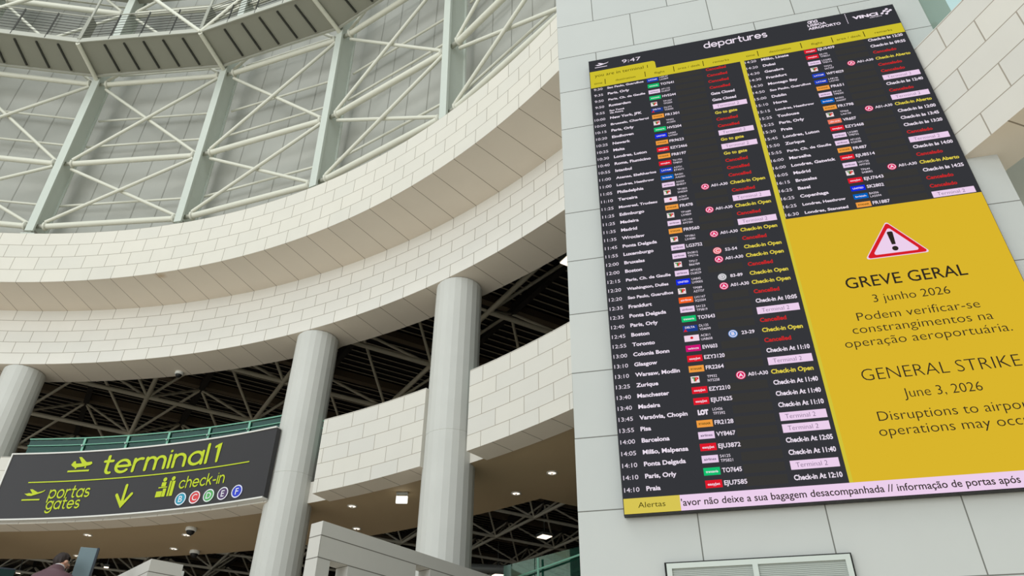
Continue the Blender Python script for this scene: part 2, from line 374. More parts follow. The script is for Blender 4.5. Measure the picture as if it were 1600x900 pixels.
for n_, a in enumerate(RIBS[1:-1]):
    mb = MB(); mb.tube(P(RI, a, ZW - 0.05), P(RO + 0.15, a, ZW - 0.09), 0.06, M_pipe, 10); mb.build('radial_pipe', walk)
    mb = MB(); mb.tube(P(RI, a, ZW - 0.05), P(RI, a, ZW + 3.0), 0.035, M_edge, 8)
    mb.box(P(RI + 0.1, a, ZW + 0.6), (0.28, 0.10, 1.0), M_walk, (axes(a)[0], axes(a)[1], Vector((0, 0, 1)))); mb.build('hanger_post', walk)
    if n_ % 2 == 1:
        for sg in (-1, 1):
            mb = MB(); mb.tube(P(RI, a, ZW), P(RI, a + sg * 12.0, ZW + 2.9), 0.055, M_pipe, 10); mb.build('hanger_strut', walk)
# second ring beam high above, at the top edge of the view
struct(sweep('trim_1', [(14.9, 21.0), (14.9, 21.6), (15.7, 21.6), (15.7, 21.0)], 35, 147, [M_walk] * 4, n=8))

# ------------------------------------------------------------------ space frame roof of the hall
sf = thing('space_frame_roof', W(-14.6, 22, 9.5), 'square on offset square space frame of pale struts under the dark ribbed hall roof', 'space frame')
ZB, ZT, G = 9.5, 10.8, 3.0
def nb(i, j): return O + e1 * (G * i) + e2 * (G * j) + Vector((0, 0, ZB + EYE))
def nt_(i, j): return O + e1 * (G * (i + .5)) + e2 * (G * (j + .5)) + Vector((0, 0, ZT + EYE))
def inside(p): return math.hypot(p.x - CX, p.y - CY) > 18.0 and -50 < p.x < 2.4 and p.y < 50
mem = []
for i in range(-16, 8):
    for j in range(-12, 16):
        b = nb(i, j); t = nt_(i, j)
        for q in (nb(i + 1, j), nb(i, j + 1)):
            if inside(b) and inside(q): mem.append((b, q, 0.065))
        for di in (0, 1):
            for dj in (0, 1):
                q = nb(i + di, j + dj)
                if inside(t) and inside(q): mem.append((t, q, 0.042))
campos = Vector((0, 0, EYE))
def px(p):
    d = p - campos; z = d.dot(fwd); return (800 + 1162.468 * d.dot(right) / z, 450 - 1162.468 * d.dot(up) / z) if z > 0.5 else None
def shown(m):
    m_ = (m[0] + m[1]) / 2; q = px(m_)
    if not q: return 0
    x, y = q
    up_bay = (60 < x < 890 and 430 < y < 690 and y > 690 - 0.0 - (x - 60) * 0.33 - 90)
    lo_bay = (570 < x < 905 and 780 < y < 905) or (200 < x < 400 and 860 < y < 905)
    return (2.0 if up_bay or lo_bay else 0.05) * m[2] * (m[0] - m[1]).length / (m_ - campos).length
mem.sort(key=shown, reverse=True)
for p, q, r in mem[:100]:
    mb = MB(); mb.tube(p, q, r, M_strut, 8); mb.build('strut', sf)
mb = MB()
for p, q, r in mem[100:]: mb.tube(p, q, r, M_strut, 6, caps=False)
o = mb.build('strut', sf); o['kind'] = 'stuff'
for i in range(-16, 8):                      # purlins carrying the deck
    p0, t0, t1 = clip_line(G * (i + .5))
    if t1 - t0 > 1:
        mb = MB(); mb.bar(p0 + e2 * (t0 + .1) + Vector((0, 0, ZD - 0.17 + EYE)), p0 + e2 * t1 + Vector((0, 0, ZD - 0.17 + EYE)), 0.22, 0.22, M_purlin); mb.build('purlin', sf)

for j in range(-12, 16):                     # dark cross beams on the other diagonal
    seg = [nt_(i, j) for i in range(-16, 8) if inside(nt_(i, j)) and nt_(i, j).x > -45]
    run = []
    for p in seg:
        if run and (p - run[-1]).length > G * 1.1:
            if len(run) > 1: mb = MB(); mb.bar(run[0] + Vector((0, 0, .06)), run[-1] + Vector((0, 0, .06)), 0.16, 0.26, M_hall); mb.build('cross_beam', sf)
            run = []
        run.append(p)
    if len(run) > 1: mb = MB(); mb.bar(run[0] + Vector((0, 0, .06)), run[-1] + Vector((0, 0, .06)), 0.16, 0.26, M_hall); mb.build('cross_beam', sf)

# ------------------------------------------------------------------ lettering
_cache = {}
CAP = 0.682
def text_geo(s, bold=0.0):
    k = (s, bold)
    if k not in _cache:
        cu = bpy.data.curves.new('lettering', 'FONT'); cu.body = s; cu.size = 1; cu.resolution_u = 3; cu.offset = bold
        o = bpy.data.objects.new('lettering', cu); col.objects.link(o); bpy.context.view_layer.update()
        me = bpy.data.meshes.new_from_object(o.evaluated_get(bpy.context.evaluated_depsgraph_get()))
        vs = [(v.co.x, v.co.y) for v in me.vertices]; fs = [tuple(p.vertices) for p in me.polygons]
        bpy.data.objects.remove(o); bpy.data.curves.remove(cu); bpy.data.meshes.remove(me)
        xs = [v[0] for v in vs]; _cache[k] = (vs, fs, min(xs), max(xs))
    return _cache[k]
# rounded single-stroke lettering (x-height 1) for the wayfinding sign and the board's title
def arc(cx, cy, rx, ry, a0, a1, n=14):
    return [(cx + rx * math.cos(math.radians(a0 + (a1 - a0) * i / n)), cy + ry * math.sin(math.radians(a0 + (a1 - a0) * i / n))) for i in range(n + 1)]
BOWL = arc(.5, .5, .5, .5, 0, 360, 28)
GL = {
 'a': ([BOWL, [(1, 1), (1, 0)]], 1.0), 'd': ([BOWL, [(1, 1.5), (1, 0)]], 1.0), 'o': ([BOWL], 1.0), 'p': ([BOWL, [(0, 1), (0, -.5)]], 1.0),
 'g': ([BOWL, [(1, 1)] + arc(.5, -.08, .5, .42, 0, -150)], 1.0),
 'e': ([[(0.03, .5), (.98, .5)] + arc(.5, .5, .5, .5, 0, 318, 24)], 1.0), 'c': ([arc(.5, .5, .5, .5, 45, 315, 20)], .88),
 't': ([[(.25, 1.42), (.25, .3)] + arc(.5, .28, .25, .28, 180, 290, 6), [(0, 1), (.6, 1)]], .6),
 'r': ([[(0, 0), (0, 1)], arc(.45, .52, .45, .48, 180, 70, 8)], .58), 'n': ([[(0, 0), (0, 1)], arc(.42, .56, .42, .44, 180, 0, 12) + [(.84, 0)]], .84),
 'm': ([[(0, 0), (0, 1)], arc(.36, .6, .36, .4, 180, 0, 10) + [(.72, 0)], arc(1.08, .6, .36, .4, 180, 0, 10) + [(1.44, 0)]], 1.44),
 'h': ([[(0, 0), (0, 1.5)], arc(.42, .56, .42, .44, 180, 0, 12) + [(.84, 0)]], .84), 'i': ([[(0, 0), (0, 1)], [(0, 1.36), (0, 1.37)]], 0.0),
 'l': ([[(0, 0), (0, 1.5)]], 0.0), '1': ([[(0, 1.22), (.32, 1.45), (.32, 0)]], .32), 'k': ([[(0, 0), (0, 1.5)], [(.72, 1), (.02, .42)], [(.28, .62), (.76, 0)]], .76),
 's': ([arc(.36, .74, .34, .26, 40, 270, 12) + arc(.36, .25, .36, .25, 90, -140, 12)], .72), 'u': ([[(0, 1), (0, .44)] + arc(.42, .44, .42, .44, 180, 360, 12), [(.84, 1), (.84, 0)]], .84),
 '-': ([[(0, .5), (.42, .5)]], .42), ' ': ([], .4)}
def stroke_poly(pl, wd):
    """a round-ended ribbon along a polyline"""
    vs, fs = [], []; h = wd / 2; n = len(pl)
    closed = n > 3 and abs(pl[0][0] - pl[-1][0]) + abs(pl[0][1] - pl[-1][1]) < 1e-4
    for i in range(n):
        if closed: a, b = pl[(i - 1) % (n - 1)], pl[(i + 1) % (n - 1)]
        else: a, b = pl[max(0, i - 1)], pl[min(n - 1, i + 1)]
        dx, dy = b[0] - a[0], b[1] - a[1]; L = math.hypot(dx, dy) or 1; nx, ny = -dy / L * h, dx / L * h
        if 0 < i < n - 1:
            d1 = (pl[i][0] - pl[i - 1][0], pl[i][1] - pl[i - 1][1]); L1 = math.hypot(*d1) or 1
            cs = abs((-d1[1] / L1) * nx + (d1[0] / L1) * ny) / h; k = 1 / max(.55, cs); nx *= k; ny *= k
        vs += [(pl[i][0] + nx, pl[i][1] + ny), (pl[i][0] - nx, pl[i][1] - ny)]
    for i in range(n - 1): fs.append((2 * i, 2 * i + 1, 2 * i + 3, 2 * i + 2))
    if not closed:
        for c in (pl[0], pl[-1]):
            k = len(vs); vs += [(c[0] + h * math.cos(t * pi / 6), c[1] + h * math.sin(t * pi / 6)) for t in range(12)]; fs.append(tuple(range(k, k + 12)))
    return vs, fs
def stroke_text(s, wd=0.2, gap=0.36):
    vs, fs = [], []; x = wd / 2
    for ch in s:
        pls, adv = GL[ch]
        for pl in pls:
            a, b = stroke_poly([(q[0] + x, q[1]) for q in pl], wd); k = len(vs); vs += a; fs += [tuple(k + i for i in f) for f in b]
        x += adv + gap
    return vs, fs, 0.0, x - gap + wd / 2
def poly_disc(cx, cy, r, n=24): return [(cx + r * math.cos(2 * pi * i / n), cy + r * math.sin(2 * pi * i / n)) for i in range(n)]
# simple pictograms, unit box (x right, y up)
PLANE_UP = [[(0.02, .62), (.10, .60), (.24, .66), (.42, .60), (.22, .98), (.34, .99), (.66, .70), (.90, .80), (1.0, .92), (.97, .78), (.86, .66), (.40, .40), (.20, .42)], [(0, .12), (.88, .12), (.88, .0), (0, .0)]]
PLANE_SIDE = [[(.06, .50), (.14, .72), (.22, .72), (.26, .56), (.52, .56), (.30, .98), (.42, .98), (.72, .62), (.94, .64), (1.0, .52), (.92, .42), (.60, .34), (.26, .30), (.14, .40)],
              [(.28, .34), (.34, .34), (.34, .22), (.28, .22)], [(.70, .36), (.76, .36), (.76, .24), (.70, .24)], [(0, .13), (.95, .13), (.95, .02), (0, .02)]]

# ------------------------------------------------------------------ the departures board
BX, BY, BZ = -0.482, 5.44, 6.905             # top left corner of its face
BW, BH = 3.185, 5.135
board = thing('departures_board', (BX + BW / 2, BY + 0.03, BZ - BH + EYE), 'huge lit departures screen listing flights beside a yellow strike notice', 'information screen')
M_scr = emit('screen_charcoal', (53, 54, 58)); M_cell = emit('screen_cell', (57, 56, 54)); M_yel = emit('screen_header_yellow', (206, 192, 48)); M_ad = emit('screen_notice_yellow', (217, 181, 44))
M_pink = emit('screen_pale_pink', (236, 208, 236)); M_txt = emit('screen_white_text', (238, 226, 240)); M_red = emit('screen_red_text', (206, 38, 40)); M_ytx = emit('screen_yellow_text', (226, 208, 74))
M_ink = emit('screen_dark_text', (46, 40, 34)); M_gink = emit('screen_grey_text', (92, 74, 104)); M_hink = emit('screen_header_text', (72, 66, 18)); M_case = mat('screen_casing_black', (30, 28, 28), 0.5)
TAGC = {'G': (20, 190, 110), 'B': (28, 62, 190), 'N': (30, 60, 140), 'W': (232, 206, 234), 'O': (240, 158, 66), 'R': (222, 26, 44), 'M': (206, 20, 116), 'K': (0, 96, 190), 'U': (14, 40, 226), 'F': (244, 98, 36), 'S': (236, 122, 96), 'T': (238, 222, 226), 'C': (240, 214, 232)}
TAGM = {k: emit('carrier_tag_' + k.lower(), v) for k, v in TAGC.items()}
M_tgr = emit('tag_green', (40, 140, 60)); M_tred = emit('tag_red', (214, 30, 40))
AREA = {'A': emit('area_badge_crimson', (226, 20, 92)), 'B': emit('area_badge_blue', (104, 150, 214)), 'C': emit('area_badge_coral', (238, 92, 92)), 'D': emit('area_badge_grey', (158, 166, 162))}
def bp(u, v, lift): return Vector((BX + u, BY - 0.0012 * lift, BZ - v + EYE))
def b_rect(mb, u0, v0, u1, v1, m, lift): mb.face([bp(u0, v1, lift), bp(u1, v1, lift), bp(u1, v0, lift), bp(u0, v0, lift)], m)
def b_poly(mb, pts, m, lift): mb.face([bp(u, v, lift) for u, v in pts], m)
def b_geo(mb, vs, fs, m, lift): mb.mesh([bp(u, v, lift) for u, v in vs], fs, m)
def b_text(mb, s, u, v, cap, m, lift=4, width=None, align='l', bold=0.012, stretch=1.12):
    vs, fs, x0, x1 = text_geo(s, bold); sy = cap / CAP; sx = width / (x1 - x0) if width else sy * stretch
    wd = (x1 - x0) * sx; o = u - (0 if align == 'l' else wd / 2 if align == 'c' else wd)
    b_geo(mb, [(o + (x - x0) * sx, v - y * sy) for x, y in vs], fs, m, lift)
def b_stroke(mb, s, u, v, xh, width, m, lift=4, wd=0.2):
    vs, fs, x0, x1 = stroke_text(s, wd); sx = width / (x1 - x0)
    b_geo(mb, [(u + x * sx, v - y * xh) for x, y in vs], fs, m, lift)
def b_icon(mb, polys, u0, v0, u1, v1, m, lift=4):
    for p in polys: b_poly(mb, [(u0 + x * (u1 - u0), v1 - y * (v1 - v0)) for x, y in p], m, lift)
mb = MB(); mb.box((BX + BW / 2, BY + 0.031, BZ - BH / 2 + EYE), (BW + 0.012, 0.058, BH + 0.012), M_case); mb.build('casing', board)
mb = MB(); b_rect(mb, 0, 0, BW, BH, M_scr, 1); mb.build('screen', board)
# header
mb = MB(); b_rect(mb, 0, 0, BW, .315, M_scr, 2)
b_icon(mb, PLANE_UP, .061, .06, .216, .137, M_txt); b_text(mb, '9:47', .364, .137, .056, M_txt, width=.206, bold=0)
b_stroke(mb, 'departures', 1.248, .143, .062, .662, M_txt, wd=.24)
b_stroke(mb, 'ana', 2.335, .062, .036, .10, M_txt, wd=.3); b_text(mb, 'LISBOA', 2.325, .113, .034, M_txt, width=.185, bold=.03); b_text(mb, 'AEROPORTO', 2.322, .166, .036, M_txt, width=.321, bold=.03)
for k in range(6): b_rect(mb, 2.709, .018 + k * .028, 2.715, .038 + k * .028, M_txt, 4)
b_text(mb, 'VINCI', 2.77, .13, .044, M_txt, width=.246, bold=.05); b_text(mb, 'AIRPORTS', 2.925, .158, .014, M_txt, width=.12, bold=.01)
for u, v in ((3.055, .118), (3.082, .085), (3.112, .062), (3.118, .104), (3.143, .088), (3.096, .135)): b_poly(mb, [(a, b) for a, b in poly_disc(u, v, .0145, 12)], M_txt, 4)
for p, q in (((3.055, .118), (3.082, .085)), ((3.082, .085), (3.112, .062)), ((3.082, .085), (3.118, .104)), ((3.118, .104), (3.143, .088)), ((3.118, .104), (3.096, .135))):
    a_, f_ = stroke_poly([p, q], .009); b_geo(mb, a_, f_, M_txt, 4)
mb.build('title_bar', board)
mb = MB(); b_rect(mb, 0, .315, BW, .46, M_yel, 3)
tab = [(0, .315), (0, .19)] + [(.68 + .035 * math.sin(math.radians(t)), .225 - .035 * math.cos(math.radians(t))) for t in range(0, 91, 15)] + [(.718, .315)]
b_poly(mb, tab[::-1], M_yel, 3)
b_text(mb, 'you are in terminal 1', .052, .291, .048, M_hink, 5, width=.58, bold=0)
for du in (0, 1.607):
    for s, u, wd in (('time', .083, .09), ('destination', .38, .215), ('flight', .746, .11), ('area / desk', 1.056, .235), ('remarks', 1.388, .165)): b_text(mb, s, u + du, .412, .032, M_hink, 5, width=wd, align='c', bold=0)
    for u in (.16, .593, .898, 1.206): b_rect(mb, u + du - .004, .345, u + du + .004, .43, M_hink, 5)
mb.build('column_headings', board)
mb = MB(); b_rect(mb, 1.575, .46, 1.615, 5.02, emit('screen_divider_yellow', (208, 194, 58)), 3); mb.build('divider', board)
ROWS_L = '''9:30|Sao Paulo, Guarulhos|B|LA8147/LA5809|X
9:35|Paris, Orly|G|TO7641|X
9:50|Paris, Ch. de Gaulle|W|AF1125/DL8327|X
9:50|Rotterdam|G|HV5244|X
9:55|Sao Tomé/via Accra|T|TP1527/TP5509|Gate Closed
10:00|New York, JFK|N|DL273/VS4005|Gate Closed
10:00|Brussels, Charleroi|O|FR1301|2
10:15|Paris, Orly|T|TP432/AC2602|Go to gate
10:20|Eindhoven|G|HV5204|X
10:25|Newark|U|UA065/LH7607|X
10:25|Malta|O|FR9623|2
10:30|Londres, Luton|R|EZY2466|Go to gate
10:40|Roma, Fiumicino|O|FR8197|2
10:55|Istanbul|R|TK1756/TP8027|Go to gate
11:00|Atenas, Eleftherios|B|A3731/ET4571|X
11:00|Londres, Heathrow|K|BA501/AA6501|X
11:05|Philadelphia|W|AA259/IB4037|X
11:10|Terceira|T|TP1823/SA8269|Check-in Open|A
11:25|Montreal, Trudeau|C|AC819/LH6609|X
11:25|Edimburgo|O|FR478|2
11:25|Madeira|T|TP1689/LX4009|Check-in Open|A
11:35|Madrid|W|UX1154/AM7301|X
11:35|Wroclaw|O|FR9560|2
11:45|Ponta Delgada|T|TP1861/LX4080|Check-in Open|A
11:55|Luxemburgo|W|LG3752|X
12:00|Bruxelas|W|SN3815/TP5716|Check-in Open|C
12:00|Boston|T|TP217/B66789|Check-in Open|A
12:15|Paris, Ch. de Gaulle|W|AF1625/DL8529|X
12:20|Washington, Dulles|U|UA843/LH9005|Check-in Open|D
12:20|Sao Paulo, Guarulhos|T|TP089/AZ7737|Check-in Open|A
12:35|Frankfurt|F|LH1167/SQ2204|X
12:35|Ponta Delgada|W|S4123/TP5819|Check-in At 10:05
12:40|Paris, Orly|G|TO7643|2
12:45|Boston|N|DL125/VS4699|X
12:55|Toronto|C|AC811/UA8658|Check-in Open|B
13:00|Colonia Bonn|M|EW603|X
13:10|Glasgow|R|EZY3120|Check-in At 11:10
13:10|Warsaw, Modlin|O|FR2264|2
13:25|Zurique|T|TP932/NT5258|Check-in Open|A
13:40|Manchester|R|EZY2210|Check-in At 11:40
13:40|Madeira|R|EJU7625|Check-in At 11:40
13:45|Varsóvia, Chopin|L|LO426/TP7392|Check-in At 11:10
13:55|Pisa|O|FR2128|2
14:00|Barcelona|W|VY8467|2
14:05|Milão, Malpensa|R|EJU3872|Check-in At 12:05
14:10|Ponta Delgada|W|S4125/TP5821|Check-in At 11:40
14:10|Paris, Orly|G|TO7645|2
14:10|Praia|R|EJU7585|Check-in At 12:10'''
ROWS_R = '''14:20|Milão, Linate|R|EJU5409|Check-in às 12:20
14:20|Dubai|R|EK192/TP8521|Check-in às 09:55
14:30|Genebra|W|LX2085/TP8174|Y
14:30|Frankfurt|T|TP572/SA7207|Check-in Aberto|A
14:30|Montego Bay|B|WFT4029|Y
14:50|Sao Paulo, Guarulhos|B|LA8146/LA5740|Y
15:00|Dublin|O|FR651|2
15:10|Horta|W|S4163/TP8205|Check-in às 12:40
15:15|Londres, Heathrow|K|BA503/AA6507|Y
15:25|Toulouse|O|FR1798|2
15:25|Paris, Orly|T|TP466/LA6158|Check-in Aberto|A
15:30|Praia|S|VR607|Check-in às 12:00
15:45|Londres, Luton|R|EZY2468|Check-in às 13:45
15:50|Zurique|W|LX2089/TP8752|Check-in às 13:20
15:55|Paris, Ch. de Gaulle|W|AF1625/KQ8388|Y
16:00|Marselha|O|FR487|2
16:00|Londres, Gatwick|R|EJU8514|Check-in às 14:00
16:05|Madrid|W|UX1156/AM7303|Y
16:15|Bruxelas|T|TP644/SA8082|Check-in Aberto|A
16:25|Basel|R|EJU7643|Check-in às 14:25
16:25|Copenhaga|U|SK2802|Y
16:25|Londres, Heathrow|K|BA506/LA5594|Y
16:30|Londres, Stansted|O|FR1887|2'''
TAGTXT = {'G': 'transavia', 'O': 'RYANAIR', 'R': 'easyJet', 'W': 'airlines', 'U': 'UNITED', 'B': 'LATAM', 'K': 'british', 'M': 'wings', 'N': 'DELTA', 'F': 'airline', 'S': 'cabo verde'}
def flight_row(line, i, du):
    f = line.split('|'); c = .4965 + i * .0949 - (.0 if du else .0); mb = MB(); n = 4
    b_rect(mb, .005 + du, c - .0465, 1.565 + du if not du else BW - .005, c + .0465, M_scr, 2)
    b_text(mb, f[0], (.012 if len(f[0]) == 5 else .03) + du, c + .016, .034, M_txt, width=.112 if len(f[0]) == 5 else .094, bold=.0)
    ds = f[1].split('/')
    if len(ds) == 2:
        for k, s in enumerate(ds): b_text(mb, s, .175 + du, c - .005 + k * .034, .023, M_txt, bold=.03)
    else:
        lng = len(f[1]) > 16; b_text(mb, f[1], .175 + du, c + .014, .028 if lng else .033, M_txt, width=(.39 if len(f[1]) > 18 else .36) if lng else None, stretch=1.0 if lng else 1.1, bold=.03)
    t = f[2]; u0, u1, v0, v1 = .602 + du, .721 + du, c - .03, c + .028
    if t == 'T':
        b_rect(mb, u0 + .005, v0, u0 + .07, v1, TAGM['T'], 3)
        b_text(mb, 'T', u0 + .014, c + .014, .032, M_tgr, 5, bold=.06); b_text(mb, 'P', u0 + .036, c + .014, .032, M_tred, 5, bold=.06)
        a_, f_ = stroke_poly([(u0 + .092 + .011 * math.cos(q), c + .011 * math.sin(q)) for q in [j * pi / 4 for j in range(9)]], .004); b_geo(mb, a_, f_, M_cell, 4)
    elif t == 'L': b_text(mb, 'LOT', u0 + .02, c + .018, .036, M_txt, 4, width=.08, bold=.08)
    elif t == 'C':
        b_rect(mb, u0, v0, u1, v1, TAGM['C'], 3); b_poly(mb, poly_disc(u0 + .06, c - .004, .013, 7), M_tred, 4)
    elif t == 'N':
        b_rect(mb, u0, v0, u1, v1, TAGM['N'], 3); b_poly(mb, [(u0 + .002, v1), (u0 + .034, v1), (u0 + .018, v1 - .026)], M_tred, 4); b_text(mb, 'DELTA', u0 + .018, c - .002, .018, M_txt, 5, width=.08, bold=.02)
    else:
        b_rect(mb, u0, v0, u1, v1, TAGM[t], 3)
        b_text(mb, TAGTXT[t], u0 + .0595, c + .009, .018, M_gink if t in 'W' else (M_hink if t == 'O' else M_txt), 4, width=.088, align='c', bold=.02)
    fl = f[3].split('/')
    if len(fl) == 1: b_text(mb, fl[0], .735 + du, c + .014, .033, M_txt, width=.0215 * len(fl[0]) + .01, bold=.02)
    else:
        for k, s in enumerate(fl): b_text(mb, s, .735 + du, c - .006 + k * .035, .022, M_txt, width=.014 * len(s) + .005, bold=.0)
    if len(f) == 6:
        L = f[5]; b_poly(mb, poly_disc(.99 + du, c, .037), AREA[L], 3)
        ring_ = [(.99 + du + .0285 * math.cos(j * pi / 12), c + .0285 * math.sin(j * pi / 12)) for j in range(25)]
        a_, f_ = stroke_poly(ring_, .006); b_geo(mb, a_, f_, M_txt, 4)
        b_text(mb, L, .99 + du, c + .014, .028, M_txt, 5, align='c', bold=.03)
        b_text(mb, {'A': 'A01-A30', 'B': '23-29', 'C': '52-54', 'D': '83-89'}[L], 1.043 + du if L == 'A' else 1.057 + du, c + .014, .03, M_txt, width=.152 if L == 'A' else .102, bold=.02)
    else: b_rect(mb, .885 + du, c - .034, 1.175 + du, c + .034, M_cell, 3)
    r = f[4]; ru = 1.218 + du; rw = 0
    if r == '2':
        b_rect(mb, 1.212 + du, c - .034, 1.543 + du, c + .034, M_pink, 3); b_text(mb, 'Terminal 2', 1.25 + du, c + .018, .036, M_gink, 4, width=.215, bold=-.012)
    else:
        s, m, wd = {'X': ('Cancelled', M_red, .205), 'Y': ('Cancelado', M_red, .215)}.get(r, (r, M_ytx if r in ('Check-in Open', 'Check-in Aberto', 'Go to gate') else M_txt, {'Check-in Open': .312, 'Check-in Aberto': .318, 'Go to gate': .215, 'Gate Closed': .235}.get(r, .325)))
        b_text(mb, s, ru, c + .016, .036, m, width=wd, bold=.03)
    mb.build('flight_row', board)
for i, l in enumerate(ROWS_L.split('\n')): flight_row(l, i, 0)
for i, l in enumerate(ROWS_R.split('\n')): flight_row(l, i, 1.607)
# yellow strike notice
mb = MB(); b_rect(mb, 1.60, 2.628, BW, 5.02, M_ad, 4)
for s, u0, u1, v, cap, bo in (('GREVE GERAL', 1.933, 2.834, 3.43, .105, .004), ('3 junho 2026', 2.098, 2.661, 3.583, .072, -.006), ('Podem verificar-se', 1.942, 2.824, 3.737, .074, -.008), ('constrangimentos na', 1.881, 2.878, 3.85, .074, -.008), ('operação aeroportuária.', 1.799, 2.969, 3.965, .074, -.008),
                              ('GENERAL STRIKE', 1.851, 2.932, 4.257, .098, -.014), ('June 3, 2026', 2.097, 2.622, 4.42, .074, -.008), ('Disruptions to airport', 1.879, 2.90, 4.585, .074, -.008), ('operations may occur.', 1.857, 2.91, 4.70, .074, -.008)):
    b_text(mb, s, u0, v, cap, M_ink, 6, width=u1 - u0, bold=bo)
notice = mb.build('strike_notice', board)
mb = MB()
def tri(k, m, lift):
    cx, cy = 2.388, 3.043; mb_pts = []
    for vx, vy in ((2.388, 2.824), (2.163, 3.155), (2.613, 3.155)):
        x, y = cx + (vx - cx) * k, cy + (vy - cy) * k; a0 = math.atan2(y - cy, x - cx)
        mb_pts += [(x + .016 * (math.cos(a0 + d) - math.cos(a0)), y + .016 * (math.sin(a0 + d) - math.sin(a0))) for d in (1.0, .5, 0, -.5, -1.0)]
    b_poly(mb, mb_pts, m, lift)
tri(1.04, M_pink, 6); tri(.98, M_tred, 7); tri(.74, M_pink, 8)
b_poly(mb, [(2.364, 2.925), (2.372, 2.915), (2.402, 2.915), (2.410, 2.925), (2.402, 3.050), (2.372, 3.050)], M_ink, 9); b_poly(mb, poly_disc(2.387, 3.092, .024, 16), M_ink, 9)
wt = mb.build('warning_triangle', notice)
mb = MB(); b_rect(mb, 0, 5.02, .408, BH, emit('screen_alert_yellow', (214, 196, 84)), 4); b_rect(mb, .408, 5.02, BW, BH, M_pink, 4)
b_text(mb, 'Alertas', .104, 5.094, .04, M_hink, 6, width=.197, bold=0)
b_text(mb, "'avor não deixe a sua bagagem desacompanhada // informação de portas após", .414, 5.102, .05, M_ink, 6, width=2.215, bold=.01); b_text(mb, "o controlo de", 2.675, 5.102, .05, M_ink, 6, width=.42, bold=.01)
mb.build('ticker', board)

# ------------------------------------------------------------------ terminal sign
RS = 16.72
M_sign = mat('sign_charcoal', (47, 45, 47), 0.5); M_sframe = mat('sign_white_frame', (222, 220, 214), 0.4); M_lime = mat('sign_lime_lettering', (188, 203, 24), 0.5); M_slet = mat('sign_white_lettering', (232, 232, 238), 0.5)
sign = thing('terminal_sign', P(RS, 89.6, 4.79), 'wide curved black sign reading terminal 1 in lime letters on the gallery front', 'sign')
SA0, SA1, SZ0, SZ1 = 100.45, 78.72, 4.80, 6.20
def sp(s, z, lift=0.0): return P(RS - lift, 100.45 - math.degrees(s / RS), z)
def sA(a): return math.radians(100.45 - a) * RS
SL = sA(SA1)
mb = MB(); n = 32
for i in range(n):
    s0, s1 = SL * i / n, SL * (i + 1) / n
    mb.face([sp(s0, SZ0), sp(s1, SZ0), sp(s1, SZ1), sp(s0, SZ1)], M_sign)
    mb.face([sp(s0, SZ0, -.12), sp(s1, SZ0, -.12), sp(s1, SZ0), sp(s0, SZ0)], M_sframe)
    mb.face([sp(s0, SZ1, -.12), sp(s1, SZ1, -.12), sp(s1, SZ1), sp(s0, SZ1)], M_sframe)
mb.build('panel', sign)
mb = MB()
def sbox(s0, s1, z0, z1, m, out=.02, back=.0, n=1):
    for i in range(n):
        a, b = s0 + (s1 - s0) * i / n, s0 + (s1 - s0) * (i + 1) / n
        mb.face([sp(a, z0, out), sp(b, z0, out), sp(b, z1, out), sp(a, z1, out)], m)
        mb.face([sp(a, z0, back), sp(b, z0, back), sp(b, z0, out), sp(a, z0, out)], m); mb.face([sp(a, z1, out), sp(b, z1, out), sp(b, z1, back), sp(a, z1, back)], m)
    for q in (s0, s1): mb.face([sp(q, z0, back), sp(q, z0, out), sp(q, z1, out), sp(q, z1, back)], m)
sbox(-.03, SL, SZ0 - .03, SZ0, M_sframe, .02, -.12, n); sbox(-.03, SL, SZ1, SZ1 + .03, M_sframe, .02, -.12, n); sbox(-.03, 0, SZ0, SZ1, M_sframe, .02, -.12); sbox(SL, SL + .012, SZ0, SZ1, M_sign, .0, -.12)
mb.build('frame', sign)
def s_geo(name, vs, fs, m, lift=.012, parent=None):
    mb = MB(); mb.mesh([sp(x, z, lift) for x, z in vs], fs, m); return mb.build(name, parent or sign)
def s_stroke(name, parts, z, xh, m, wd=.2):
    V, F = [], []
    for s, a0, a1 in parts:
        vs, fs, x0, x1 = stroke_text(s, wd); sx = (sA(a1) - sA(a0)) / (x1 - x0); k = len(V)
        V += [(sA(a0) + x * sx, z + y * xh) for x, y in vs]; F += [tuple(k + i for i in f) for f in fs]
    return s_geo(name, V, F, m)
def s_polys(name, polys, m, lift=.012, parent=None):
    V, F = [], []
    for p in polys: k = len(V); V += p; F.append(tuple(range(k, k + len(p))))
    return s_geo(name, V, F, m, lift, parent)
def boxed(polys, a0, a1, z0, z1): return [[(sA(a0) + x * (sA(a1) - sA(a0)), z0 + y * (z1 - z0)) for x, y in p] for p in polys]
s_stroke('heading_lettering', [('terminal', 92.95, 84.2), ('1', 83.78, 83.30)], 5.695, .262, M_lime, .215)
s_polys('landed_plane_pictogram', boxed(PLANE_SIDE, 95.65, 93.85, 5.755, 6.10), M_lime)
V, F = [], []
for i in range(20):
    a, b = sA(98.4) + (sA(80.5) - sA(98.4)) * i / 20, sA(98.4) + (sA(80.5) - sA(98.4)) * (i + 1) / 20; k = len(V); V += [(a, 5.555), (b, 5.555), (b, 5.578), (a, 5.578)]; F.append((k, k + 1, k + 2, k + 3))
s_geo('rule', V, F, M_lime)
s_stroke('gates_lettering', [('portas', 96.45, 93.25)], 5.215, .165, M_lime, .2); s_stroke('gates_lettering', [('gates', 96.35, 93.75)], 4.985, .155, M_lime, .2)
s_polys('take_off_pictogram', boxed(PLANE_UP, 98.4, 96.85, 5.175, 5.42), M_lime)
ar = []
for pl in ([(90.40, 5.39), (90.40, 4.97)], [(91.0, 5.20), (90.40, 4.965), (89.80, 5.20)]): ar.append(stroke_poly([(sA(a), z) for a, z in pl], .062))
V, F = [], []
